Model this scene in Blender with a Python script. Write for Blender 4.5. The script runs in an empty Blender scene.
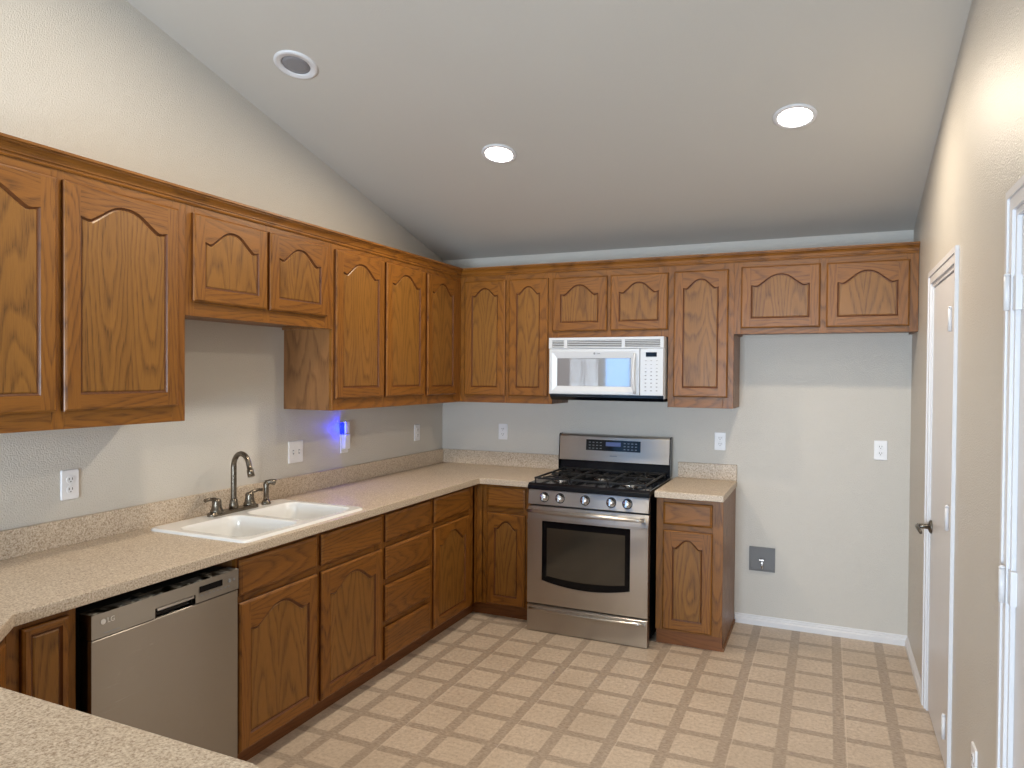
import bpy, bmesh, math, random
from mathutils import Vector, Matrix
R = math.radians
random.seed(4)
SC = bpy.context.scene
COL = SC.collection

# ---------------------------------------------------------------- camera
FPX = 715.04
CAM = Vector((2.7084, -4.8021, 1.5929))
yaw, pitch, roll = 0.417, -0.0143, 0.0076
F = Vector((-math.sin(yaw) * math.cos(pitch), math.cos(yaw) * math.cos(pitch), math.sin(pitch)))
Rt = Vector((math.cos(yaw), math.sin(yaw), 0))
Up = Rt.cross(F)
Rr = Rt * math.cos(roll) + Up * math.sin(roll)
Ur = Up * math.cos(roll) - Rt * math.sin(roll)
cam = bpy.data.cameras.new('camera')
co = bpy.data.objects.new('camera', cam)
COL.objects.link(co)
cam.sensor_width = 36
cam.lens = 36 * FPX / 1024
cam.clip_start = 0.02
m = Matrix((Rr, Ur, -F)).transposed().to_4x4()
m.translation = CAM
co.matrix_world = m
SC.camera = co

# ---------------------------------------------------------------- view, world, daylight
SC.view_settings.view_transform = 'Standard'
SC.view_settings.look = 'None'
SC.view_settings.gamma = 1
SC.view_settings.use_curve_mapping = False
SC.view_settings.exposure = 0.0
SC.cycles.use_denoising = True
SC.cycles.max_bounces = 10
SC.cycles.diffuse_bounces = 6
SC.cycles.glossy_bounces = 4
SC.cycles.sample_clamp_indirect = 6
SC.cycles.caustics_reflective = False
SC.cycles.caustics_refractive = False

world = bpy.data.worlds.new('sky')
SC.world = world
world.use_nodes = True
bg = world.node_tree.nodes['Background']
bg.inputs[0].default_value = (0.45, 0.68, 1.0, 1)
bg.inputs[1].default_value = 1.0

CAN_W = 17.5          # watts of each lit ceiling lamp
CAN_COL = (1.0, 0.85, 0.66)
CAN_SPREAD = 178
DAY_COL = (0.50, 0.72, 1.0)


def area(name, loc, target, sx, sy, power, col, shape='RECTANGLE', parent=None):
    l = bpy.data.lights.new(name, 'AREA')
    l.shape = shape
    l.size = sx
    l.size_y = sy
    l.energy = power
    l.color = col
    o = bpy.data.objects.new(name, l)
    COL.objects.link(o)
    o.location = loc
    o.rotation_euler = (Vector(target) - Vector(loc)).to_track_quat('-Z', 'Y').to_euler()
    if parent:
        o.parent = parent
    return o


YR = -8.4             # rear wall of the room
XL = -2.2             # left end of the dining area
W = 3.153             # right wall
ZC, SL, YRIDGE = 2.4555, 0.2539, -4.95
YJ = -4.62            # end of the kitchen's left wall
# daylight in the rear window, and fill light added in an unseen patio door
area('window_daylight', (-0.52, YR - 0.10, 1.5), (-0.52, 0, 1.5), 1.0, 1.2, 17, (.20, .50, 1.0))
area('patio_daylight', (2.05, YR - 0.10, 1.05), (2.05, 0, 1.05), 1.7, 2.0, 470, (0.70, 0.85, 1.0))

# ---------------------------------------------------------------- node helpers
def mat(name):
    mt = bpy.data.materials.new(name)
    mt.use_nodes = True
    nt = mt.node_tree
    return mt, nt, nt.nodes['Principled BSDF']


def plain(name, col, rough=.5, metal=0., coat=0., emit=None, es=0., spec=None):
    mt, nt, b = mat(name)
    b.inputs['Base Color'].default_value = (*col, 1)
    b.inputs['Roughness'].default_value = rough
    b.inputs['Metallic'].default_value = metal
    b.inputs['Coat Weight'].default_value = coat
    if spec is not None:
        b.inputs['Specular IOR Level'].default_value = spec
    if emit:
        b.inputs['Emission Color'].default_value = (*emit, 1)
        b.inputs['Emission Strength'].default_value = es
    # slight procedural unevenness of the finish
    n = nt.nodes.new('ShaderNodeTexNoise')
    n.inputs['Scale'].default_value = 9
    n.inputs['Detail'].default_value = 4
    mr = nt.nodes.new('ShaderNodeMapRange')
    mr.inputs['To Min'].default_value = max(0, rough - .04)
    mr.inputs['To Max'].default_value = min(1, rough + .04)
    nt.links.new(n.outputs[0], mr.inputs[0])
    nt.links.new(mr.outputs[0], b.inputs['Roughness'])
    return mt


class N:
    """tiny node-graph writer"""
    def __init__(s, nt):
        s.nt = nt

    def new(s, t, **k):
        n = s.nt.nodes.new(t)
        for a, v in k.items():
            setattr(n, a, v)
        return n

    def set(s, inp, v):
        if hasattr(v, 'is_output') or isinstance(v, bpy.types.NodeSocket):
            s.nt.links.new(v, inp)
        else:
            inp.default_value = v

    def m(s, op, a, b=0., c=0.):
        n = s.new('ShaderNodeMath', operation=op)
        s.set(n.inputs[0], a)
        s.set(n.inputs[1], b)
        s.set(n.inputs[2], c)
        return n.outputs[0]

    def xyz(s, x, y, z):
        n = s.new('ShaderNodeCombineXYZ')
        for i, v in enumerate((x, y, z)):
            s.set(n.inputs[i], v)
        return n.outputs[0]

    def noise(s, vec, scale, detail=2., rough=.5):
        n = s.new('ShaderNodeTexNoise')
        s.set(n.inputs['Vector'], vec)
        n.inputs['Scale'].default_value = scale
        n.inputs['Detail'].default_value = detail
        n.inputs['Roughness'].default_value = rough
        return n.outputs[0]

    def ramp(s, f, stops):
        n = s.new('ShaderNodeValToRGB')
        cr = n.color_ramp
        while len(cr.elements) < len(stops):
            cr.elements.new(.5)
        for e, (p, c) in zip(cr.elements, stops):
            e.position = p
            e.color = (*c, 1) if len(c) == 3 else c
        s.set(n.inputs[0], f)
        return n.outputs[0]

    def mix(s, f, a, b, blend='MIX'):
        n = s.new('ShaderNodeMix', data_type='RGBA', blend_type=blend)
        s.set(n.inputs[0], f)
        s.set(n.inputs[6], a)
        s.set(n.inputs[7], b)
        return n.outputs[2]

    def bump(s, h, strength, dist):
        n = s.new('ShaderNodeBump')
        n.inputs['Strength'].default_value = strength
        n.inputs['Distance'].default_value = dist
        s.set(n.inputs['Height'], h)
        return n.outputs[0]


def oak(name, axis, base=(0.232, 0.088, 0.0115), dark=(0.05, 0.013, 0.002), ring=.012, contrast=1., rough=.36):
    mt, nt, b = mat(name)
    g = N(nt)
    tc = g.new('ShaderNodeTexCoord')
    oi = g.new('ShaderNodeObjectInfo')
    sp = g.new('ShaderNodeSeparateXYZ')
    g.set(sp.inputs[0], tc.outputs['Object'])
    x, y, z = sp.outputs
    rnd = oi.outputs['Random']
    if axis == 'z':
        L = g.m('ADD', x, y)
        A = z
    elif axis == 'x':
        L = g.m('ADD', z, g.m('MULTIPLY', y, .5))
        A = x
    else:
        L = g.m('ADD', z, g.m('MULTIPLY', x, .5))
        A = y
    A = g.m('ADD', A, g.m('MULTIPLY', rnd, 5.))
    L = g.m('ADD', L, g.m('MULTIPLY', rnd, 9.7))
    wl = g.noise(g.xyz(g.m('MULTIPLY', L, 7), g.m('MULTIPLY', A, 1.6), rnd), 1., 2.)
    wf = g.noise(g.xyz(g.m('MULTIPLY', L, 40), g.m('MULTIPLY', A, 7), rnd), 1., 3.)
    d = g.m('PINGPONG', g.m('ADD', L, g.m('MULTIPLY', wl, .05)), .085)
    h = g.m('ADD', g.m('MULTIPLY', g.m('PINGPONG', A, 1.9), .075), g.m('MULTIPLY_ADD', wl, .07, .01))
    r = g.m('SQRT', g.m('ADD', g.m('MULTIPLY', d, d), g.m('MULTIPLY', h, h)))
    fr = g.m('FRACT', g.m('ADD', g.m('DIVIDE', r, ring), g.m('MULTIPLY', wf, .55)))
    grain = g.ramp(fr, [(0, (1, 1, 1)), (.10, (.75, .75, .75)), (.34, (.2, .2, .2)), (.8, (0, 0, 0)), (1, (.9, .9, .9))])
    pores = g.noise(g.xyz(g.m('MULTIPLY', L, 420), g.m('MULTIPLY', A, 16), rnd), 1., 3., .6)
    pm = g.ramp(pores, [(.42, (0, 0, 0)), (.66, (1, 1, 1))])
    tone = g.noise(g.xyz(g.m('MULTIPLY', L, 16), g.m('MULTIPLY', A, 1.1), g.m('MULTIPLY', rnd, 7)), 1., 3.)
    f = g.m('MULTIPLY', g.m('MULTIPLY', grain, .62 * contrast), g.m('MULTIPLY_ADD', pm, .65, .5))
    f = g.m('ADD', f, g.m('MULTIPLY', pm, .16))
    f = g.m('ADD', f, g.m('MULTIPLY_ADD', tone, .5, -.25))
    f = g.m('ADD', f, g.m('MULTIPLY_ADD', rnd, .14, -.07))
    c = g.mix(f, (*base, 1), (*dark, 1))
    g.set(b.inputs['Base Color'], c)
    g.set(b.inputs['Roughness'], g.m('MULTIPLY_ADD', pm, .12, rough))
    g.set(b.inputs['Normal'], g.bump(g.m('MULTIPLY', pm, -1), .12, .001))
    b.inputs['Coat Weight'].default_value = .04
    b.inputs['Specular IOR Level'].default_value = .36
    b.inputs['Coat Roughness'].default_value = .25
    return mt


OAKV = oak('oak_vertical', 'z')
OAKH = oak('oak_horizontal', 'x')
OAKP = oak('oak_panel', 'z', base=(0.235, 0.102, 0.018), dark=(0.058, 0.018, 0.003), ring=.014, contrast=1.05)
STAIN_SHADE = oak('oak_groove', 'z', base=(0.115, 0.036, 0.007), dark=(0.05, 0.014, 0.003))  # groove stain darkened to paint shadow lines in grooves and along edges
OAKD = oak('oak_toe', 'x', base=(0.20, 0.07, 0.018), dark=(0.09, 0.03, 0.008))
OAKS = oak('oak_side', 'z', base=(0.25, 0.115, 0.042), dark=(0.10, 0.040, 0.014), ring=.022, contrast=1.25)


def paint(name, col, bump=.22, rough=.42, scale=170.):
    mt, nt, b = mat(name)
    g = N(nt)
    tc = g.new('ShaderNodeTexCoord')
    n1 = g.noise(tc.outputs['Object'], scale, 2., .5)
    n2 = g.noise(tc.outputs['Object'], 1.3, 3., .5)
    c = g.mix(n2, (*[v * .97 for v in col], 1), (*[min(1, v * 1.03) for v in col], 1))
    g.set(b.inputs['Base Color'], c)
    b.inputs['Roughness'].default_value = rough
    b.inputs['Specular IOR Level'].default_value = .32
    sm = g.ramp(n1, [(.35, (0, 0, 0)), (.62, (1, 1, 1))])
    g.set(b.inputs['Normal'], g.bump(sm, bump, .0022))
    return mt


PAINT = paint('wall_paint', (0.575, 0.545, 0.495), bump=.4, rough=.40)
CEILP = paint('ceiling_paint', (0.56, 0.54, 0.50), bump=.12, rough=.7)
WHITE = plain('white_trim_paint', (0.68, 0.68, 0.70), .35)
PLATE = plain('white_plastic', (0.78, 0.78, 0.80), .35)
PORC = plain('white_enamel', (0.80, 0.80, 0.79), .12, coat=.5)
MWHITE = plain('microwave_white', (0.62, 0.65, 0.69), .25, coat=.2)
BLACK = plain('black_enamel', (0.005, 0.006, 0.009), .12, spec=.25)
BLACKM = plain('black_cast_iron', (0.010, 0.010, 0.011), .5, spec=.3)
BGLASS = plain('black_glass', (0.004, 0.004, 0.005), .06, spec=.15)
DARKC = plain('dark_cavity', (0.015, 0.013, 0.012), .6)
BRONZE = plain('brushed_bronze', (0.17, 0.145, 0.115), .28, metal=.9)
PEWTER = plain('aged_pewter', (0.16, 0.145, 0.125), .30, metal=.9)
CHROME = plain('satin_steel', (0.62, 0.61, 0.60), .2, metal=1.)
GREYP = plain('grey_print', (0.25, 0.26, 0.28), .5)
GALV = plain('galvanized_box', (0.145, 0.14, 0.138), .5, metal=.2)
WINMESH = plain('oven_glass', (0.035, 0.030, 0.023), .08, coat=.3, spec=.6)
MWGLASS = plain('microwave_glass', (0.26, 0.27, 0.29), .04, coat=1., spec=1.)
MWGLASS.node_tree.nodes['Principled BSDF'].inputs['Coat IOR'].default_value = 2.2
LENSOFF = plain('unlit_lens', (0.22, 0.22, 0.24), .3, coat=.3)
LAMP = plain('lit_lens', (0.9, 0.9, 0.9), .4, emit=(1, .93, .82), es=22)
BLUELED = plain('blue_led', (0.05, 0.05, 0.8), .3, emit=(.0, .015, 1.), es=1.3)
LCD = plain('lit_display', (0.02, 0.03, 0.05), .2, emit=(.20, .25, .7), es=.22)
FROST = plain('frosted_lens', (0.72, 0.70, 0.60), .3, coat=.3)
REDM = plain('red_mark', (0.5, 0.03, 0.02), .4)


def steel(name, axis='x', col=(0.56, 0.53, 0.50), rough=.27):
    mt, nt, b = mat(name)
    g = N(nt)
    tc = g.new('ShaderNodeTexCoord')
    mp = g.new('ShaderNodeMapping')
    g.set(mp.inputs[0], tc.outputs['Object'])
    mp.inputs['Scale'].default_value = (3, 3, 700) if axis == 'x' else (700, 3, 3)
    n = g.noise(mp.outputs[0], 1., 3., .6)
    smear = g.noise(tc.outputs['Object'], 5., 4., .6)
    b.inputs['Base Color'].default_value = (*col, 1)
    b.inputs['Metallic'].default_value = 1.
    g.set(b.inputs['Roughness'], g.m('ADD', g.m('MULTIPLY_ADD', n, .04, rough - .03), g.m('MULTIPLY_ADD', smear, .05, -.025)))
    g.set(b.inputs['Normal'], g.bump(n, .02, .0004))
    b.inputs['Anisotropic'].default_value = 1.
    g.set(b.inputs['Tangent'], g.xyz(0., 0., 1.))
    return mt


STEEL = steel('brushed_steel', rough=.30, col=(.50, .475, .45))
STEELD = steel('brushed_steel_panel', col=(0.30, 0.285, 0.265), rough=.33)
STEELDW = steel('brushed_steel_door', col=(0.34, 0.315, 0.285), rough=.27)


def laminate():
    mt, nt, b = mat('speckled_laminate')
    g = N(nt)
    tc = g.new('ShaderNodeTexCoord')
    a = g.noise(tc.outputs['Object'], 170., 3., .65)
    c2 = g.noise(tc.outputs['Object'], 90., 4., .7)
    c1 = g.ramp(a, [(.33, (.27, .19, .13)), (.45, (.47, .375, .28)), (.56, (.58, .485, .375)), (.68, (.70, .615, .51))])
    spots = g.ramp(c2, [(.62, (0, 0, 0)), (.70, (1, 1, 1))])
    c = g.mix(g.m('MULTIPLY', spots, .55), c1, (.27, .18, .125, 1))
    g.set(b.inputs['Base Color'], c)
    b.inputs['Roughness'].default_value = .42
    return mt


LAM = laminate()


def vinyl():
    mt, nt, b = mat('patterned_vinyl')
    g = N(nt)
    tc = g.new('ShaderNodeTexCoord')
    sp = g.new('ShaderNodeSeparateXYZ')
    g.set(sp.inputs[0], tc.outputs['Object'])
    x, y, z = sp.outputs
    P = .2275
    wob = g.m('MULTIPLY_ADD', g.noise(tc.outputs['Object'], 60., 2.), .006, -.003)

    def band(c, centre, half):
        t = g.m('SUBTRACT', c, centre - P / 2)
        fr = g.m('FRACT', g.m('DIVIDE', t, P))
        dd = g.m('MULTIPLY', g.m('ABSOLUTE', g.m('SUBTRACT', fr, .5)), P)
        dd = g.m('ADD', dd, wob)
        mr = g.new('ShaderNodeMapRange')
        g.set(mr.inputs[0], dd)
        mr.inputs[1].default_value = half + .003
        mr.inputs[2].default_value = half - .003
        return mr.outputs[0]
    bx_ = band(x, 2.769, .0245)
    by_ = band(y, -.675, .022)
    m_ = g.m('MAXIMUM', bx_, by_)
    n = g.noise(tc.outputs['Object'], 55., 6., .75)
    mp = g.new('ShaderNodeMapping')
    g.set(mp.inputs[0], tc.outputs['Object'])
    mp.inputs['Scale'].default_value = (50, 110, 1)
    n2 = g.noise(mp.outputs[0], 1., 4., .65)
    light = g.ramp(n, [(.3, (.42, .335, .255)), (.5, (.57, .465, .365)), (.72, (.68, .575, .46))])
    darkc = g.ramp(n2, [(.3, (.28, .22, .17)), (.5, (.40, .32, .25)), (.7, (.50, .41, .325))])
    c = g.mix(m_, light, darkc)
    veins = g.ramp(n2, [(.30, (1, 1, 1)), (.38, (0, 0, 0))])
    c = g.mix(g.m('MULTIPLY', veins, .35), c, (.30, .21, .15, 1))
    # pale seam lines between the sheets' printed tiles, every second band
    P2 = P * 2
    fr = g.m('FRACT', g.m('DIVIDE', g.m('SUBTRACT', x, 2.7985 - P2 / 2), P2))
    ds = g.m('MULTIPLY', g.m('ABSOLUTE', g.m('SUBTRACT', fr, .5)), P2)
    c = g.mix(g.m('MULTIPLY', g.m('LESS_THAN', ds, .0022), .5), c, (.66, .56, .45, 1))
    g.set(b.inputs['Base Color'], c)
    worn = g.ramp(g.noise(tc.outputs['Object'], 2.2, 5., .6), [(.42, (0, 0, 0)), (.75, (1, 1, 1))])
    c = g.mix(g.m('MULTIPLY', worn, .30), c, (.30, .23, .165, 1))
    g.set(b.inputs['Base Color'], c)
    b.inputs['Roughness'].default_value = .45
    g.set(b.inputs['Normal'], g.bump(g.m('SUBTRACT', g.m('MULTIPLY', n, .3), m_), .25, .001))
    return mt


VINYL = vinyl()
glassm, gnt, gb = mat('window_glass')
gg = N(gnt)
_t = gg.new('ShaderNodeBsdfTransparent')
_g = gg.new('ShaderNodeBsdfGlossy')
_g.inputs['Roughness'].default_value = .02
_mx = gg.new('ShaderNodeMixShader')
_mx.inputs[0].default_value = .06
gnt.links.new(_t.outputs[0], _mx.inputs[1])
gnt.links.new(_g.outputs[0], _mx.inputs[2])
gnt.links.new(_mx.outputs[0], gnt.nodes['Material Output'].inputs[0])
GLASS = glassm

# ---------------------------------------------------------------- object helpers
def link(name, bm, mats, parent=None, loc=(0, 0, 0), rot=(0, 0, 0), smooth=False, bevel=0., label=None):
    bmesh.ops.recalc_face_normals(bm, faces=bm.faces)
    me = bpy.data.meshes.new(name)
    bm.to_mesh(me)
    bm.free()
    if not isinstance(mats, (list, tuple)):
        mats = [mats]
    for x in mats:
        me.materials.append(x)
    if smooth:
        for p in me.polygons:
            p.use_smooth = True
    o = bpy.data.objects.new(name, me)
    COL.objects.link(o)
    o.location = loc
    o.rotation_euler = rot
    if parent:
        o.parent = parent
    if bevel:
        b = o.modifiers.new('bevel', 'BEVEL')
        b.width = bevel
        b.segments = 2
        b.limit_method = 'ANGLE'
        b.angle_limit = R(40)
    if label:
        o['label'] = label
    return o


def tag(o, label, cat, group=None):
    o['label'] = label
    o['category'] = cat
    if group:
        o['group'] = group
    return o


def thing(name, label, cat, loc=(0, 0, 0), rz=0., group=None):
    o = bpy.data.objects.new(name, None)
    COL.objects.link(o)
    o.location = loc
    o.rotation_euler = (0, 0, rz)
    o.empty_display_size = .05
    return tag(o, label, cat, group)


def struct(name, bm, m_, bevel=0., parent=None):
    o = link(name, bm, m_, parent, bevel=bevel)
    o['kind'] = 'structure'
    return o


def box(bm, x0, x1, y0, y1, z0, z1, mi=0):
    vs = [bm.verts.new((x, y, z)) for x in (x0, x1) for y in (y0, y1) for z in (z0, z1)]
    fs = []
    for q in ((0, 1, 3, 2), (4, 6, 7, 5), (0, 4, 5, 1), (2, 3, 7, 6), (0, 2, 6, 4), (1, 5, 7, 3)):
        f = bm.faces.new([vs[i] for i in q])
        f.material_index = mi
        fs.append(f)
    return fs


def bx(*a, mi=0):
    bm = bmesh.new()
    box(bm, *a, mi=mi)
    return bm


def prism(bm, pts, axis, a, b, mi=0):
    """extrude the polygon pts (in the other two axes) from a to b along axis"""
    def P(u, v, w):
        return {'x': (w, u, v), 'y': (u, w, v), 'z': (u, v, w)}[axis]
    lo = [bm.verts.new(P(u, v, a)) for u, v in pts]
    hi = [bm.verts.new(P(u, v, b)) for u, v in pts]
    n = len(pts)
    for f in (bm.faces.new(lo[::-1]), bm.faces.new(hi)):
        f.material_index = mi
    for i in range(n):
        f = bm.faces.new((lo[i], lo[(i + 1) % n], hi[(i + 1) % n], hi[i]))
        f.material_index = mi


def lathe(bm, prof, c=(0, 0, 0), axis=(0, 0, 1), seg=24, mi=0, cap=True):
    """profile [(radius, height)] turned about axis through c"""
    q = Vector((0, 0, 1)).rotation_difference(Vector(axis))
    rings = []
    for r, h in prof:
        rings.append([bm.verts.new(Vector(c) + q @ Vector((r * math.cos(2 * math.pi * k / seg), r * math.sin(2 * math.pi * k / seg), h))) for k in range(seg)])
    for a, b in zip(rings, rings[1:]):
        for k in range(seg):
            f = bm.faces.new((a[k], a[(k + 1) % seg], b[(k + 1) % seg], b[k]))
            f.smooth = True
            f.material_index = mi
    if cap:
        for rr in (rings[0][::-1], rings[-1]):
            f = bm.faces.new(rr)
            f.material_index = mi


def tube(bm, pts, rad, seg=12, mi=0):
    """round tube along pts, rad a number or one per point"""
    pts = [Vector(p) for p in pts]
    rads = rad if isinstance(rad, (list, tuple)) else [rad] * len(pts)
    prev = None
    rings = []
    for i, p in enumerate(pts):
        t = (pts[min(i + 1, len(pts) - 1)] - pts[max(i - 1, 0)]).normalized()
        if prev is None:
            u = t.orthogonal().normalized()
        else:
            u = (prev - t * prev.dot(t)).normalized()
        prev = u
        v = t.cross(u)
        rings.append([bm.verts.new(p + (u * math.cos(2 * math.pi * k / seg) + v * math.sin(2 * math.pi * k / seg)) * rads[i]) for k in range(seg)])
    for a, b in zip(rings, rings[1:]):
        for k in range(seg):
            f = bm.faces.new((a[k], a[(k + 1) % seg], b[(k + 1) % seg], b[k]))
            f.smooth = True
            f.material_index = mi
    bm.faces.new(rings[0][::-1])
    bm.faces.new(rings[-1])


def arc(c, r, a0, a1, n, plane='xz'):
    out = []
    for k in range(n + 1):
        a = R(a0 + (a1 - a0) * k / n)
        u, v = r * math.cos(a), r * math.sin(a)
        out.append((c[0] + u, c[1], c[2] + v) if plane == 'xz' else (c[0], c[1] + u, c[2] + v) if plane == 'yz' else (c[0] + u, c[1] + v, c[2]))
    return out


# ---------------------------------------------------------------- room shell
def ztop(y):
    return ZC - SL * y if y > YRIDGE else ZC - SL * YRIDGE - SL * (YRIDGE - y)


struct('floor', bx(XL - .12, W + .12, YR - .12, .12, -.08, 0), VINYL)
bm = bmesh.new()
prism(bm, [(.12, ztop(.12)), (YRIDGE, ztop(YRIDGE)), (YR - .12, ztop(YR - .12)), (YR - .12, ztop(YR - .12) + .1), (YRIDGE, ztop(YRIDGE) + .1), (.12, ztop(.12) + .1)], 'x', XL - .12, W + .12)
# holes for the recessed lamps are not cut: the lamps are surface trims with shallow lenses
struct('ceiling', bm, CEILP)


def yzwall(name, x0, x1, segs, m_=PAINT):
    """segs: (y0, y1, z0, z1 or None for up to the ceiling)"""
    bm = bmesh.new()
    for y0, y1, z0, z1 in segs:
        if z1 is None:
            ys = [y0] + ([YRIDGE] if y0 < YRIDGE < y1 else []) + [y1]
            prism(bm, [(y0, z0), (y1, z0)] + [(y, ztop(y)) for y in reversed(ys)], 'x', x0, x1)
        else:
            box(bm, x0, x1, y0, y1, z0, z1)
    return struct(name, bm, m_)


yzwall('wall_left', -.12, 0, [(YJ, 0, 0, None)])
D1a, D1b, D2a, D2b, DH = -1.585, -.875, -3.33, -2.54, 2.035
yzwall('wall_right', W, W + .12, [(D1b, .12, 0, None), (D1a, D1b, DH, None), (D2b, D1a, 0, None), (D2a, D2b, DH, None), (YR, D2a, 0, None)])
yzwall('wall_dining', XL - .12, XL, [(YR, YJ + .12, 0, None)])
struct('wall_back', bx(-.12, W, 0, .12, 0, ZC), PAINT)
bm = bmesh.new()
box(bm, XL, -.12, YJ, YJ + .12, 0, ztop(YJ))
struct('wall_jog', bm, PAINT)
# rear wall with the window (x -1.02..-.02) and an unseen patio door added for fill (x 1.2..2.9)
zr = ztop(YR)
bm = bmesh.new()
for a in ((XL, -1.02, 0, zr), (-1.02, -.02, 0, .9), (-1.02, -.02, 2.1, zr), (-.02, 1.2, 0, zr), (1.2, 2.9, 2.05, zr), (2.9, W, 0, zr)):
    box(bm, a[0], a[1], YR - .12, YR, a[2], a[3])
struct('wall_rear', bm, PAINT)
bm = bmesh.new()
for a in ((-1.02, -.98, .9, 2.1), (-.06, -.02, .9, 2.1), (-1.02, -.02, .9, .94), (-1.02, -.02, 2.06, 2.1), (-.535, -.505, .94, 2.06)):
    box(bm, a[0], a[1], YR - .09, YR - .05, a[2], a[3])
w1 = struct('window_1', bm, WHITE)
struct('window_pane', bx(-.98, -.06, YR - .072, YR - .068, .94, 2.06), GLASS, parent=w1)
bm = bmesh.new()
for k in range(22):
    z = .96 + k * .05
    prism(bm, [(YR - .045, z + .004), (YR - .005, z - .004), (YR - .005, z - .0025), (YR - .045, z + .0055)], 'x', -.97, -.07)
struct('window_blind', bm, WHITE, parent=w1)
bm = bmesh.new()
for a in ((1.2, 1.26, 0, 2.05), (2.84, 2.9, 0, 2.05), (2.02, 2.08, 0, 2.05), (1.26, 2.84, 0, .08), (1.26, 2.84, 1.98, 2.05)):
    box(bm, a[0], a[1], YR - .09, YR - .04, a[2], a[3])
d3 = struct('door_3', bm, WHITE)
struct('door_pane', bx(1.26, 2.84, YR - .072, YR - .068, .08, 1.98), GLASS, parent=d3)

# baseboards with a stepped top
def bb(name, segs):
    bm = bmesh.new()
    for kind, a, b in segs:
        if kind == 'B':
            prism(bm, [(0, 0), (-.014, 0), (-.014, .030), (-.008, .037), (-.008, .045), (-.003, .050), (-.003, .058), (0, .062)], 'x', a, b)
        else:
            prism(bm, [(W, 0), (W - .014, 0), (W - .014, .030), (W - .008, .037), (W - .008, .045), (W - .003, .050), (W - .003, .058), (W, .062)], 'y', a, b)
    return struct(name, bm, WHITE)


bb('baseboard_back', [('B', 2.172, W)])
bb('baseboard_right', [('R', -.818, -.014), ('R', -2.48, -1.642), ('R', YR, -3.39)])


# ---------------------------------------------------------------- right wall doors
def casing_profile(bm, y0, y1, z0, z1, c=.057):
    """casing round an opening y0..y1 up to z1, with a raised outer edge"""
    for a, b in ((y0 - c, y0), (y1, y1 + c)):
        s = a if a < y0 else b
        box(bm, W - .008, W, a, b, 0, z1 + c)
        if a < y0:
            box(bm, W - .013, W - .008, a, a + .022, 0, z1 + c)
        else:
            box(bm, W - .013, W - .008, b - .022, b, 0, z1 + c)
    box(bm, W - .008, W, y0, y1, z1, z1 + c)
    box(bm, W - .013, W - .008, y0 - c + .022, y1 + c - .022, z1 + c - .022, z1 + c)


def wall_door(n, y0, y1, recess, hinge_y, knob_y):
    bm = bmesh.new()
    casing_profile(bm, y0, y1, 0, DH)
    # jambs lining the opening
    box(bm, W, W + .12, y0, y0 + .018, 0, DH)
    box(bm, W, W + .12, y1 - .018, y1, 0, DH)
    box(bm, W, W + .12, y0 + .018, y1 - .018, DH - .018, DH)
    d = struct('door_%d' % n, bm, WHITE)
    # slab with six raised panels
    a, b = y0 + .021, y1 - .021
    x = W + recess
    bm = bmesh.new()
    box(bm, x, x + .035, a, b, .012, DH - .022)
    struct('door_slab', bm, WHITE, bevel=.002, parent=d)
    for z in (.22, 1.04, 1.815):
        bm = bmesh.new()
        lathe(bm, [(.0075, -.045), (.0075, .045)], (W - .017, hinge_y + .004, z), seg=10)
        lathe(bm, [(.004, .045), (.009, .048), (.004, .054)], (W - .017, hinge_y + .004, z), seg=10)
        box(bm, W - .004, W + recess, hinge_y - .03, hinge_y + .03, z - .045, z + .045)
        o = struct('door_hinge', bm, WHITE, parent=d)
    if knob_y:
        bm = bmesh.new()
        z = .889
        lathe(bm, [(.031, 0), (.031, .006), (.024, .012), (.012, .016), (.011, .055), (.013, .060)], (x, knob_y, z), (-1, 0, 0))
        tube(bm, [(x - .055, knob_y, z), (x - .062, knob_y - .02, z + .003), (x - .064, knob_y - .06, z + .002), (x - .058, knob_y - .10, z - .006), (x - .056, knob_y - .112, z - .012)], [.011, .010, .008, .008, .006])
        struct('door_handle', bm, PEWTER, parent=d)
    return d


wall_door(1, D1a, D1b, .006, D1a + .012, -.940)
wall_door(2, D2a, D2b, .010, D2b - .004, -3.26)


# ---------------------------------------------------------------- cabinet parts
def edge_slab(bm, w, h, t, inset, drop, mi_side, front=True, x0=0., z0=0.):
    """slab from y=0 (back) to y=-t with a moulded edge; returns inset ring corners at the front"""
    def ring(i, y):
        return [bm.verts.new(p) for p in ((x0 + i, y, z0 + i), (x0 + w - i, y, z0 + i), (x0 + w - i, y, z0 + h - i), (x0 + i, y, z0 + h - i))]
    rs = [ring(0, 0), ring(0, -t + drop), ring(inset * .35, -t + drop * .5), ring(inset * .7, -t + drop * .3), ring(inset, -t)]
    for a, b in zip(rs, rs[1:]):
        for k in range(4):
            f = bm.faces.new((a[k], a[(k + 1) % 4], b[(k + 1) % 4], b[k]))
            f.material_index = (3 if mi_side == 0 else 2) if a is rs[0] else mi_side if k in (1, 3) else (1 if mi_side == 0 else mi_side)  # side walls get the dark oak as a painted shadow outline
    bm.faces.new(rs[0][::-1]).material_index = 0
    return rs[-1]


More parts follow.
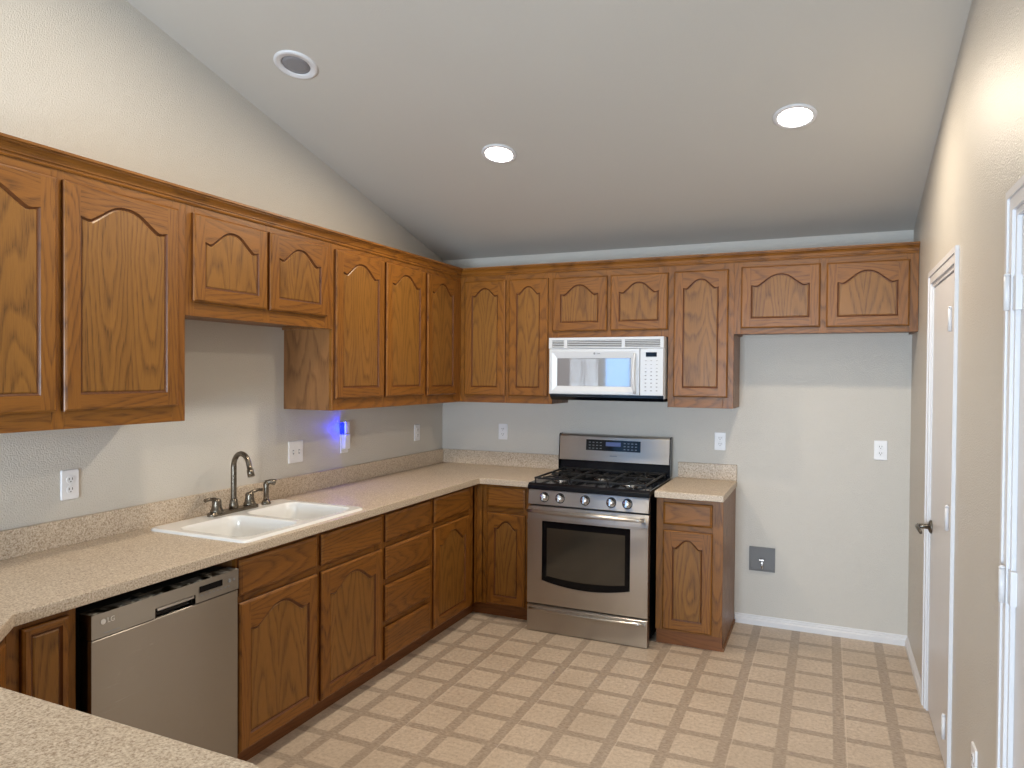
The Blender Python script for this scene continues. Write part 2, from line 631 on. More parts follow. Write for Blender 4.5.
def door_mesh(w, h, arch=True, t=.019, s=None):
    """cathedral-arch frame-and-panel door. materials: 0 vertical grain, 1 horizontal grain, 2 panel, 3 groove"""
    bm = bmesh.new()
    ins = .008
    edge_slab(bm, w, h, t, ins, .007, 0)
    s = s or min(.056, w * .2)
    ah = (min(.062, w * .16) if h > .3 else min(.045, h * .16)) if arch else 0.
    n = 28
    zt0 = h - s - ah * .95 + .004

    def contour(off, y):
        x0, x1, z0 = s + off, w - s - off, s + off
        lo = bm.verts.new((x0, y, z0))
        ro = bm.verts.new((x1, y, z0))
        top = []
        for k in range(n + 1):
            u = -1 + 2 * k / n
            if arch:
                a = abs(u)
                v = 0. if a > .84 else .5 + .5 * math.cos(math.pi * (a / .84) ** 1.25)
                # little cove before the rise
                dip = .10 * math.exp(-((a - .82) / .10) ** 2)
                z = zt0 + ah * (v - dip)
            else:
                z = h - s
            top.append(bm.verts.new((x0 + (x1 - x0) * k / n, y, z - off)))
        return lo, ro, top
    yF = -t
    c0 = contour(0, yF)
    # frame front
    O = [bm.verts.new(p) for p in ((ins, yF, ins), (w - ins, yF, ins), (w - ins, yF, h - ins), (ins, yF, h - ins))]
    sb = [bm.verts.new((s, yF, ins)), bm.verts.new((w - s, yF, ins)), bm.verts.new((w - s, yF, h - ins)), bm.verts.new((s, yF, h - ins))]
    lo, ro, top = c0
    bm.faces.new((O[0], sb[0], lo, top[0], sb[3], O[3])).material_index = 0
    bm.faces.new((sb[1], O[1], O[2], sb[2], top[-1], ro)).material_index = 0
    bm.faces.new((sb[0], sb[1], ro, lo)).material_index = 1
    tv = [sb[3]] + [bm.verts.new((v.co.x, yF, h - ins)) for v in top[1:-1]] + [sb[2]]
    for k in range(n):
        bm.faces.new((top[k], top[k + 1], tv[k + 1], tv[k])).material_index = 1
    # groove and panel
    prev = c0
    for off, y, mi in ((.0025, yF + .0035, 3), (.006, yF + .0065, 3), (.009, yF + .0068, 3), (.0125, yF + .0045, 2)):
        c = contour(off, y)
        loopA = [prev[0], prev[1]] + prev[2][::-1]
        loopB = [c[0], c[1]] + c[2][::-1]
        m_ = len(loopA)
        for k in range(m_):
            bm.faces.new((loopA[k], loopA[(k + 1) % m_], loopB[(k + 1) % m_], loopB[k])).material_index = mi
        prev = c
    lo, ro, top = prev
    bot = [lo] + [bm.verts.new((v.co.x, lo.co.y, lo.co.z)) for v in top[1:-1]] + [ro]
    for k in range(n):
        bm.faces.new((bot[k], bot[k + 1], top[k + 1], top[k])).material_index = 2
    return bm


DM = [OAKV, OAKH, OAKP, STAIN_SHADE]


def add_door(root, x0, x1, z0, z1, yf, arch=True, s=None, name='door'):
    o = link(name, door_mesh(x1 - x0, z1 - z0, arch, s=s), DM, root, (x0, yf, z0))
    return o


def add_drawer(root, x0, x1, z0, z1, yf):
    bm = bmesh.new()
    r = edge_slab(bm, x1 - x0, z1 - z0, .019, .013, .008, 1)
    bm.faces.new(r).material_index = 1
    return link('drawer_front', bm, [OAKV, OAKH, STAIN_SHADE], root, (x0, yf, z0))


def cabinet(name, label, wall, a0, a1, z0, z1, depth, doors=(), drawers=(), toe=None, stiles=(), frame_h=(.075, .075), side=OAKS, fa=None, rails=(), toe_side=True):
    """wall 'B': runs along +x on the back wall, 'L': runs along +y on the left wall. coordinates of doors are world a,z"""
    w = a1 - a0
    if wall == 'B':
        root = thing(name, label, 'cabinet', (a0, 0, z0 if toe is None else 0), 0)
    else:
        root = thing(name, label, 'cabinet', (0, a0, z0 if toe is None else 0), R(90))
    zb = 0 if toe is None else z0
    zt = z1 - (z0 if toe is None else 0)
    fr = .019
    bm = bmesh.new()
    # carcass of panels: sides, bottom, top, back
    p = .016
    box(bm, 0, p, -depth + fr, -.001, zb, zt)
    box(bm, w - p, w, -depth + fr, -.001, zb, zt)
    box(bm, p, w - p, -depth + fr, -.001, zb + .012, zb + .012 + p)
    if toe is None:
        box(bm, p, w - p, -depth + fr, -.001, zt - p, zt)
    box(bm, p, w - p, -.010, -.001, zb + .028, zt - p)
    link('carcass', bm, [side], root)
    # face frame: stiles full height, rails between
    f0 = 0. if fa is None else fa[0] - a0
    f1 = w if fa is None else fa[1] - a0
    bm = bmesh.new()
    st = sorted([(f0, f0 + .046), (f1 - .062, f1)] + [(q[0] - a0, q[1] - a0) for q in stiles])
    for u0, u1 in st:
        box(bm, u0, u1, -depth, -depth + fr, zb, zt, mi=0)
    for (q0, _), (q1, _) in zip([(s_[1], 0) for s_ in st], [(s_[0], 0) for s_ in st[1:]]):
        if q1 - q0 < .005:
            continue
        zz = [(zb, zb + frame_h[0]), (zt - frame_h[1], zt)] + [(r_[0], r_[1]) for r_ in rails]
        for r0, r1 in zz:
            box(bm, q0, q1, -depth, -depth + fr, r0, r1, mi=1)
    link('face_frame', bm, [OAKV, OAKH], root, bevel=.0012)
    for d in doors:
        add_door(root, d[0] - a0, d[1] - a0, d[2] - (z0 if toe is None else 0), d[3] - (z0 if toe is None else 0), -depth, s=d[4] if len(d) > 4 else None, arch=not (len(d) > 5))
    for d in drawers:
        add_drawer(root, d[0] - a0, d[1] - a0, d[2], d[3], -depth)
    if toe is not None:
        bm = bmesh.new()
        box(bm, f0 - (.055 if a0 == BD else 0), f1 + (.055 if fa else 0), -toe, -toe + .016, 0, z0)
        link('toe_kick', bm, [OAKD], root)
    return root


# upper cabinets
ZU0, ZU1 = 1.392, 2.295
UD = .323
cabinet('upper_cabinet', 'wide two-door oak upper cabinet above the dishwasher end of the counter', 'L', -3.73, -2.690, ZU0, ZU1, UD,
        doors=[(-3.70, -3.225, 1.453, 2.238), (-3.200, -2.733, 1.453, 2.238)], stiles=[(-3.235, -3.19)])
cabinet('upper_cabinet', 'short two-door oak upper cabinet raised over the sink', 'L', -2.690, -1.752, 1.820, ZU1, UD,
        doors=[(-2.660, -2.242, 1.880, 2.240), (-2.224, -1.808, 1.880, 2.240)], stiles=[(-2.255, -2.21)])
cabinet('upper_cabinet', 'tall two-door oak upper cabinet with exposed side panel above the blue night light', 'L', -1.752, -.82, ZU0, ZU1, UD,
        doors=[(-1.738, -1.294, 1.453, 2.240), (-1.269, -.838, 1.453, 2.240)], stiles=[(-1.30, -1.26)])
cabinet('upper_cabinet', 'single-door oak upper cabinet in the corner, on the sink wall', 'L', -.82, -.002, ZU0, ZU1, UD,
        doors=[(-.801, -.405, 1.448, 2.240)], fa=(-.82, -UD), stiles=[])
cabinet('upper_cabinet', 'tall two-door oak upper cabinet between the corner and the microwave', 'B', UD, 1.0175, ZU0, ZU1, UD,
        doors=[(.362, .676, 1.442, 2.235), (.703, .988, 1.442, 2.235)], stiles=[(.668, .712)])
cabinet('upper_cabinet', 'short two-door oak cabinet directly over the white microwave', 'B', 1.0175, 1.788, 1.832, ZU1, UD,
        doors=[(1.020, 1.395, 1.876, 2.230), (1.418, 1.786, 1.876, 2.230)], stiles=[(1.388, 1.425)])
cabinet('upper_cabinet', 'single-door tall oak upper cabinet right of the microwave', 'B', 1.788, 2.183, ZU0, ZU1, UD,
        doors=[(1.824, 2.150, 1.458, 2.232)])
cabinet('upper_cabinet', 'short two-door oak cabinet over the empty refrigerator space', 'B', 2.183, W - .002, 1.841, ZU1, UD,
        doors=[(2.223, 2.658, 1.875, 2.240), (2.690, 3.108, 1.873, 2.238)], stiles=[(2.65, 2.70)])

# crown moulding swept along both runs
prof = [(.0005, 2.270), (.005, 2.270), (.007, 2.275), (.004, 2.279), (.004, 2.283), (.009, 2.286), (.009, 2.289), (.012, 2.298), (.018, 2.307), (.026, 2.313), (.026, 2.317), (.033, 2.319), (.033, 2.328), (.0005, 2.328)]
bm = bmesh.new()
path = [lambda o, z: (UD + o, -3.73, z), lambda o, z: (UD + o, -UD - o, z), lambda o, z: (W - .001, -UD - o, z)]
rings = [[bm.verts.new(p(o, z)) for o, z in prof] for p in path]
for a, b in zip(rings, rings[1:]):
    for k in range(len(prof)):
        bm.faces.new((a[k], a[(k + 1) % len(prof)], b[(k + 1) % len(prof)], b[k])).material_index = 0 if a is rings[0] else 1
bm.faces.new(rings[0])
bm.faces.new(rings[-1][::-1])
OAKC = oak('oak_crown', 'y', ring=.02)
OAKC2 = oak('oak_crown_back', 'x', ring=.02)
tag(link('crown_molding', bm, [OAKC, OAKC2]), 'stepped oak crown molding running along the tops of all the upper cabinets', 'molding')

# base cabinets
ZB0, ZB1 = .09, .876
BD = .605
TOE = .550
DR = (.716, .858)
cabinet('base_cabinet', 'narrow oak base cabinet with slim panel door beside the dishwasher gap', 'L', -3.55, -3.346, ZB0, ZB1, BD,
        doors=[(-3.514, -3.376, .098, .853, .022, False)], toe=TOE)
cabinet('base_cabinet', 'two-door oak sink base cabinet with two false drawer fronts', 'L', -2.700, -1.705, ZB0, ZB1, BD,
        doors=[(-2.693, -2.229, .098, .688), (-2.199, -1.722, .098, .688)],
        drawers=[(-2.693, -2.229, *DR), (-2.199, -1.722, *DR)], toe=TOE, stiles=[(-2.235, -2.19)], rails=[(.675, .725)])
cabinet('base_cabinet', 'four-drawer oak base cabinet on the sink wall', 'L', -1.705, -1.205, ZB0, ZB1, BD,
        drawers=[(-1.685, -1.232, *DR), (-1.685, -1.232, .520, .686), (-1.685, -1.232, .300, .488), (-1.685, -1.232, .098, .270)],
        toe=TOE, rails=[(.675, .725), (.48, .53), (.26, .31)])
cabinet('base_cabinet', 'oak corner base cabinet right of the four-drawer stack, one drawer over one door', 'L', -1.205, -.002, ZB0, ZB1, BD,
        doors=[(-1.186, -.742, .098, .690)], drawers=[(-1.186, -.742, .718, .862)], toe=TOE, fa=(-1.205, -BD), rails=[(.675, .725)], stiles=[(-.745, -.643)])
cabinet('base_cabinet', 'narrow oak base cabinet between the corner and the range', 'B', BD, 1.000, ZB0, ZB1, BD,
        doors=[(.684, .955, .098, .690)], drawers=[(.684, .955, .728, .860)], toe=TOE, rails=[(.675, .735)], stiles=[(.643, .69)])
rc = cabinet('base_cabinet', 'small freestanding oak base cabinet right of the range under its own countertop', 'B', 1.786, 2.168, ZB0, ZB1, .592,
             doors=[(1.828, 2.112, .100, .684)], drawers=[(1.828, 2.110, .716, .848)], toe=.565, rails=[(.672, .725)])
# its exposed side panel reaches the floor, with a shoe strip
bm = bmesh.new()
box(bm, .366, .382, -.564, -.001, 0, ZB0)
link('side_panel', bm, [OAKS], rc)
link('shoe_strip', bx(.3825, .3905, -.564, -.015, 0, .02), [OAKS], rc)
link('side_panel', bx(0, .016, -.53, -.001, 0, ZB0), [OAKS], rc)


def custom_cab(label, poly, poly_toe, doors):
    cx, cy = poly[0]
    root = thing('base_cabinet', label, 'cabinet', (cx, cy, 0))
    bm = bmesh.new()
    prism(bm, [(a - cx, b - cy) for a, b in poly], 'z', ZB0, ZB1)
    link('carcass', bm, [OAKV], root)
    bm = bmesh.new()
    prism(bm, [(a - cx, b - cy) for a, b in poly_toe], 'z', 0, ZB0)
    link('toe_kick', bm, [OAKD], root)
    for (px, py, rz, w, z0, z1, kind) in doors:
        if kind == 'door':
            o = link('door', door_mesh(w, z1 - z0), DM, root, (px - cx, py - cy, z0), (0, 0, rz))
        else:
            bm = bmesh.new()
            r = edge_slab(bm, w, z1 - z0, .019, .013, .008, 1)
            bm.faces.new(r).material_index = 1
            link('drawer_front', bm, [OAKV, OAKH, STAIN_SHADE], root, (px - cx, py - cy, z0), (0, 0, rz))
    return root


a45 = R(135)
custom_cab('angled oak base cabinet in the corner where the counter turns to the peninsula',
           [(.001, -3.551), (BD, -3.551), (.905, -3.851), (.905, -4.45), (.001, -4.45)],
           [(.001, -3.551), (TOE, -3.551), (.86, -3.90), (.86, -4.45), (.001, -4.45)],
           [(.905 - .045, -3.851 + .045, a45, .30, .098, .853, 'door')])
custom_cab('oak base cabinets of the peninsula in the foreground, mostly hidden under its counter',
           [(.906, -3.885), (1.80, -3.885), (1.80, -4.45), (.906, -4.45)],
           [(.906, -3.94), (1.80, -3.94), (1.80, -4.45), (.906, -4.45)],
           [(1.38, -3.885, R(180), .42, .098, .69, 'door'), (1.82 - .03, -3.885, R(180), .38, .098, .69, 'door'),
            (1.38, -3.885, R(180), .42, .716, .858, 'drawer'), (1.79, -3.885, R(180), .38, .716, .858, 'drawer')])

# ---------------------------------------------------------------- countertops
def slab(bm, outer, holes, z0, z1):
    loops = []
    for pts in [outer] + holes:
        loops.append([bm.verts.new((x, y, z1)) for x, y in pts])
    es = []
    for lp in loops:
        for i in range(len(lp)):
            es.append(bm.edges.new((lp[i], lp[(i + 1) % len(lp)])))
    r = bmesh.ops.triangle_fill(bm, use_beauty=True, use_dissolve=False, edges=es)
    top = [f for f in r['geom'] if isinstance(f, bmesh.types.BMFace)]
    mp = {}
    for lp in loops:
        for v in lp:
            mp[v] = bm.verts.new((v.co.x, v.co.y, z0))
    for f in top:
        bm.faces.new([mp[v] for v in reversed(f.verts)])
    for lp in loops:
        for i in range(len(lp)):
            a, b = lp[i], lp[(i + 1) % len(lp)]
            bm.faces.new((a, b, mp[b], mp[a]))


SX0, SX1, SY0, SY1 = .062, .612, -2.655, -1.852     # sink rim
CF = .641
outer = [(0, 0), (.998, 0), (.998, -CF), (CF, -CF), (CF, -3.549), (.942, -3.850), (1.805, -3.855), (1.83, -3.863), (1.847, -3.880), (1.855, -3.905), (1.855, -4.60), (0, -4.60)]
outer = [(max(x, .001), min(y, -.001)) for x, y in outer]
bm = bmesh.new()
slab(bm, outer, [[(SX0 + .02, SY0 + .02), (SX1 - .02, SY0 + .02), (SX1 - .02, SY1 - .02), (SX0 + .02, SY1 - .02)]], ZB1, .914)
ct = tag(link('countertop', bm, [LAM], bevel=.003), 'long speckled beige laminate countertop wrapping from the range past the sink to the peninsula', 'countertop')
bm = bmesh.new()
box(bm, .001, .020, -3.95, -.001, .914, 1.016)
box(bm, .020, .984, -.020, -.001, .914, 1.016)
link('backsplash', bm, [LAM], ct, bevel=.002)
bm = bmesh.new()
slab(bm, [(1.783, -.001), (2.175, -.001), (2.175, -CF), (1.783, -CF)], [], ZB1, .914)
ct2 = tag(link('countertop', bm, [LAM], bevel=.003), 'short speckled laminate countertop right of the range', 'countertop')
bm = bmesh.new()
box(bm, 1.800, 2.175, -.020, -.001, .914, 1.016)
link('backsplash', bm, [LAM], ct2, bevel=.002)

# ---------------------------------------------------------------- sink
def rrect(x0, x1, y0, y1, r, n=6):
    out = []
    for cx, cy, a in ((x1 - r, y1 - r, 0), (x0 + r, y1 - r, 90), (x0 + r, y0 + r, 180), (x1 - r, y0 + r, 270)):
        for k in range(n + 1):
            t = R(a + 90 * k / n)
            out.append((cx + r * math.cos(t), cy + r * math.sin(t)))
    return out


sk = thing('sink', 'white double-bowl drop-in kitchen sink set in the counter', 'sink', (SX0, SY0, .914))
bm = bmesh.new()
w, l = SX1 - SX0, SY1 - SY0
ZR = .011
bowls = [(.115, w - .038, .040, l / 2 - .018), (.115, w - .038, l / 2 + .018, l - .040)]
ol = rrect(0, w, 0, l, .035)
o0 = [bm.verts.new((x, y, 0)) for x, y in ol]
sc_ = lambda x, y, d: (x + (d if x < w / 2 else -d), y + (d if y < l / 2 else -d))
o1 = [bm.verts.new((*sc_(x, y, .003), ZR * .75)) for x, y in ol]
o2 = [bm.verts.new((*sc_(x, y, .010), ZR)) for x, y in ol]
for a, b in ((o0, o1), (o1, o2)):
    for k in range(len(a)):
        bm.faces.new((a[k], a[(k + 1) % len(a)], b[(k + 1) % len(a)], b[k]))
es = [bm.edges.get((o2[k], o2[(k + 1) % len(o2)])) for k in range(len(o2))]
for (a0, a1, b0, b1) in bowls:
    prev = None
    for dz, ins, rr in ((ZR, 0, .055), (ZR - .006, .006, .052), (-.02, .010, .05), (-.13, .022, .05), (-.155, .035, .045), (-.165, .07, .03)):
        lp = [bm.verts.new((x, y, dz)) for x, y in rrect(a0 + ins, a1 - ins, b0 + ins, b1 - ins, rr)]
        if prev:
            for k in range(len(lp)):
                bm.faces.new((prev[k], prev[(k + 1) % len(lp)], lp[(k + 1) % len(lp)], lp[k]))
        else:
            for k in range(len(lp)):
                es.append(bm.edges.new((lp[k], lp[(k + 1) % len(lp)])))
        prev = lp
    bm.faces.new(prev[::-1])
bmesh.ops.triangle_fill(bm, use_beauty=True, use_dissolve=False, edges=es)
link('basin', bm, [PORC], sk, smooth=True)
for o in [sk.children[0]]:
    for p in o.data.polygons:
        p.use_smooth = abs(p.normal.z) < .95
for (a0, a1, b0, b1) in bowls:
    bm = bmesh.new()
    lathe(bm, [(.043, 0), (.043, .003), (.034, .002), (.030, -.0005 + .001), (.008, .001), (.006, .006), (.001, .006)], ((a0 + a1) / 2, (b0 + b1) / 2, -.165))
    link('drain', bm, [CHROME], sk)

# ---------------------------------------------------------------- faucet and sprayer
ZF = .925
fx = .115
fc = thing('faucet', 'bronze gooseneck faucet with two lever handles at the back of the sink', 'faucet', (fx, -2.222, ZF))
bm = bmesh.new()
pl = rrect(-.026, .026, -.150, .150, .024, 8)
lo = [bm.verts.new((x, y, 0)) for x, y in pl]
mi = [bm.verts.new((x, y, .010)) for x, y in pl]
hi = [bm.verts.new((x * .88, y * .975, .015)) for x, y in pl]
for a, b in ((lo, mi), (mi, hi)):
    for k in range(len(a)):
        bm.faces.new((a[k], a[(k + 1) % len(a)], b[(k + 1) % len(a)], b[k]))
bm.faces.new(hi)
bm.faces.new(lo[::-1])
link('deck_plate', bm, [BRONZE], fc)
bm = bmesh.new()
# the spout points nearly straight out over the near bowl
sd = Vector((math.cos(R(-14)), math.sin(R(-14)), 0))
P0 = Vector((0, 0, 0))
rad = .066
pts = [P0 + Vector((0, 0, z)) for z in (.015, .06, .12, .18, .215)]
for k in range(1, 15):
    a = R(180 - 165 * k / 14)
    pts.append(P0 + sd * (rad + rad * math.cos(a)) + Vector((0, 0, .215 + rad * math.sin(a))))
tip = pts[-1]
dr_ = (pts[-1] - pts[-2]).normalized()
pts += [tip + dr_ * .02, tip + dr_ * .021, tip + dr_ * .055]
rads = [.0135] * 5 + [.0125] * 14 + [.0125, .0155, .0165]
tube(bm, pts, rads, 16)
lathe(bm, [(.021, .013), (.021, .035), (.018, .042), (.018, .055), (.014, .060)], (0, 0, 0))
link('spout', bm, [BRONZE], fc)
for sgn in (-1, 1):
    bm = bmesh.new()
    c = (0, .103 * sgn, 0)
    lathe(bm, [(.030, .012), (.029, .024), (.024, .032), (.020, .055), (.021, .066), (.015, .076), (.004, .079)], c)
    pt = [(0, c[1], .068), (.004, c[1] + .02 * sgn, .078), (.006, c[1] + .05 * sgn, .082), (.006, c[1] + .075 * sgn, .079)]
    tube(bm, pt, [.011, .009, .0075, .009], 10)
    link('handle', bm, [BRONZE], fc)
sp_ = thing('side_sprayer', 'bronze pull-out side sprayer standing beside the faucet', 'sprayer', (fx, -2.006, ZF))
bm = bmesh.new()
lathe(bm, [(.024, 0), (.023, .008), (.016, .018), (.014, .022)], (0, 0, 0))
link('base', bm, [BRONZE], sp_)
bm = bmesh.new()
tube(bm, [(0, 0, .02), (0, 0, .06), (0, 0, .10), (.002, .002, .112)], [.014, .0125, .0145, .013], 14)
tube(bm, [(-.004, -.004, .108), (.014, .012, .112), (.030, .026, .110), (.034, .030, .108)], [.012, .013, .015, .015], 12)
link('spray_head', bm, [BRONZE], sp_)

# ---------------------------------------------------------------- dishwasher
DX, DW0, DW1 = .648, -3.326, -2.728
dw = thing('dishwasher', 'stainless dishwasher with pocket handle under the counter', 'dishwasher', (0, DW0, 0), R(90))
w = DW1 - DW0
f = -DX
bm = bmesh.new()
box(bm, .004, w - .004, f + .056, -.05, .10, .836)
box(bm, .02, w - .02, -.56, -.50, .0, .10)
link('tub', bm, [DARKC], dw, bevel=.002)
bm = bmesh.new()
box(bm, 0, w, f, f + .055, .105, .759)
link('door', bm, [STEELDW], dw, bevel=.004)
# control strip with the pocket cut under its middle
bm = bmesh.new()
box(bm, 0, w * .38, f - .001, f + .055, .762, .838)
box(bm, w * .38, w * .66, f - .001, f + .055, .794, .838)
box(bm, w * .38, w * .66, f + .022, f + .055, .762, .794)
box(bm, w * .66, w, f - .001, f + .055, .762, .838)
cp = link('control_panel', bm, [STEELD], dw)
bm = bmesh.new()
prism(bm, [(f + .012, .793), (f + .003, .790), (f + .001, .784), (f + .004, .781), (f + .010, .784)], 'x', w * .40, w * .655)
link('handle', bm, [STEEL], cp)
bm = bmesh.new()
box(bm, w * .385, w * .655, f + .018, f + .0215, .763, .793)
link('handle_pocket', bm, [BLACK], cp)
bm = bmesh.new()
box(bm, w * .69, w * .865, f - .003, f - .001, .796, .818)
link('display', bm, [BGLASS], cp)
for k in range(8):
    u = w * (.70 + .03 * k)
    link('button', bx(u, u + .008, f - .002, f - .001, .782, .786), [GREYP], cp)
for u, rr in ((.925, .007), (.962, .0045)):
    bm = bmesh.new()
    lathe(bm, [(rr, 0), (rr, .0012)], (w * u, f - .001, .804), (0, -1, 0))
    link('button', bm, [GREYP], cp)
link('model_mark', bx(w * .07, w * .16, f - .002, f - .001, .772, .7745), [GREYP], cp)


def text(name, s, size, loc, rot, m_, parent, ext=.0006):
    c = bpy.data.curves.new(name, 'FONT')
    c.body = s
    c.size = size
    c.extrude = ext
    c.align_x = 'LEFT'
    c.align_y = 'CENTER'
    c.materials.append(m_)
    o = bpy.data.objects.new(name, c)
    COL.objects.link(o)
    o.location = loc
    dg = bpy.context.evaluated_depsgraph_get()
    me = bpy.data.meshes.new_from_object(o.evaluated_get(dg))
    me.materials.clear()
    me.materials.append(m_)
    bpy.data.objects.remove(o)
    o = bpy.data.objects.new(name, me)
    COL.objects.link(o)
    o.location = loc
    o.rotation_euler = rot
    o.parent = parent
    return o


LOGO = plain('silver_logo', (.72, .71, .69), .3)
bm = bmesh.new()
lathe(bm, [(.0085, 0), (.0085, .0012)], (w * .065, f - .001, .810), (0, -1, 0))
link('emblem', bm, [LOGO], cp)
text('logo', 'LG', .022, (w * .087, f - .0015, .810), (R(90), 0, 0), LOGO, cp)
for u in (.3, .76):
    link('mounting_bracket', bx(w * u, w * u + .03, f + .02, f + .05, .846, .848), [PEWTER], dw)

# ---------------------------------------------------------------- range
RX0, RX1, RY = 1.009, 1.764, -.697
rg = thing('gas_range', 'stainless gas range with five knobs and black cooktop', 'range', (RX0, 0, 0))
w = RX1 - RX0
bm = bmesh.new()
box(bm, 0, w, RY + .045, -.025, .035, .895)
for a in (.03, w - .07):
    for b in (RY + .08, -.10):
        box(bm, a, a + .04, b, b + .04, 0, .035)
link('body', bm, [BLACK], rg, bevel=.002)
# oven door: front face leans back near the top
bm = bmesh.new()
fy = RY - .012
wx0, wx1 = .095, .650
def door_side():
    return [(RY + .044, .176), (fy, .176), (fy, .705), (fy + .006, .745), (fy + .014, .776), (RY + .044, .776)]
# frame round the window built as stiles + rails so the glass sits in a real opening
prism(bm, door_side(), 'x', 0, wx0)
prism(bm, door_side(), 'x', wx1, w)
prism(bm, [(RY + .044, .690), (fy, .690), (fy, .705), (fy + .006, .745), (fy + .014, .776), (RY + .044, .776)], 'x', wx0, wx1)
# lower rail with bowed upper edge
n = 20
for k in range(n):
    u0, u1 = wx0 + (wx1 - wx0) * k / n, wx0 + (wx1 - wx0) * (k + 1) / n
    zz = lambda u: .322 - .034 * (1 - ((u - (wx0 + wx1) / 2) / ((wx1 - wx0) / 2)) ** 2)
    z0_, z1_ = zz(u0), zz(u1)
    vs = [bm.verts.new(p) for p in ((u0, fy, .176), (u1, fy, .176), (u1, fy, z1_), (u0, fy, z0_), (u0, RY + .044, .176), (u1, RY + .044, .176), (u1, RY + .044, z1_), (u0, RY + .044, z0_))]
    for q in ((0, 1, 2, 3), (3, 2, 6, 7), (4, 7, 6, 5), (0, 4, 5, 1)):
        bm.faces.new([vs[i] for i in q])
bmesh.ops.remove_doubles(bm, verts=bm.verts, dist=.00005)
od = link('oven_door', bm, [STEEL], rg)
bm = bmesh.new()
prism(bm, [(wx0, .280), (wx1, .280), (wx1, .692), (wx0, .692)], 'y', fy + .004, RY + .040)
link('window_surround', bm, [BGLASS], od)
bm = bmesh.new()
pp = [(wx0 + .035, .352 + 0)]
pts = []
for k in range(13):
    u = wx0 + .032 + (wx1 - wx0 - .064) * k / 12
    pts.append((u, .358 - .024 * (1 - ((u - (wx0 + wx1) / 2) / ((wx1 - wx0) / 2)) ** 2)))
pts += [(wx1 - .032, .648), (wx0 + .032, .648)]
prism(bm, pts, 'y', fy + .0028, fy + .004)
link('window', bm, [WINMESH], od)
bm = bmesh.new()
hy = fy - .048
hp = []
for k in range(17):
    t = k / 16
    hp.append((.012 + (w - .024) * t, hy + .010 * (2 * t - 1) ** 2, .752 + .0))
tube(bm, hp, [.010 + .004 * math.sin(math.pi * k / 16) for k in range(17)], 12)
for u in (.035, w - .035):
    box(bm, u - .012, u + .012, hy + .008, fy + .010, .742, .760)
link('handle', bm, [STEEL], od, smooth=False)
# storage drawer
bm = bmesh.new()
prism(bm, [(RY + .044, .004), (fy, .004), (fy, .158), (fy + .012, .166), (RY + .044, .166)], 'x', 0, w)
dd_ = link('drawer', bm, [STEEL], rg, bevel=.002)
bm = bmesh.new()
hp = [(.016 + (w - .032) * k / 16, fy - .014 + .008 * (2 * k / 16 - 1) ** 2, .142 - .006 * (1 - (2 * k / 16 - 1) ** 2)) for k in range(17)]
tube(bm, hp, .009, 10)
box(bm, .016, w - .016, fy - .010, fy + .004, .136, .150)
link('handle', bm, [STEEL], dd_)
# control panel leaning back
bm = bmesh.new()
py = lambda z: RY - .008 + (z - .788) * .16
prism(bm, [(py(.788), .788), (py(.876), .876), (RY + .044, .876), (RY + .044, .788)], 'x', 0, w)
pan = link('control_panel', bm, [STEEL], rg, bevel=.0015)
nrm = Vector((0, -1, .16)).normalized()
for i, u in enumerate((.106, .208, .368, .530, .628)):
    z = .834
    bm = bmesh.new()
    lathe(bm, [(.027, 0), (.027, .004), (.022, .006), (.0205, .026), (.018, .030), (.002, .030)], (0, 0, 0), nrm, 24)
    q = Vector((0, 0, 1)).rotation_difference(nrm)
    b2 = len(bm.verts)
    fs = box(bm, -.005, .005, -.020, .020, .028, .036)
    for v in {v for f_ in fs for v in f_.verts}:
        v.co = q @ v.co
    k_ = link('knob', bm, [CHROME], rg, (u, py(z), z))
    bm = bmesh.new()
    lathe(bm, [(.031, 0), (.031, .0015)], (0, 0, 0), nrm, 24)
    link('knob_bezel', bm, [BLACK], k_)
# printed red marks by the left knobs
bm = bmesh.new()
box(bm, .085, .095, py(.858) - .001, py(.858) + .001, .856, .860)
link('mark', bm, [REDM], pan, label='tiny red printed mark')
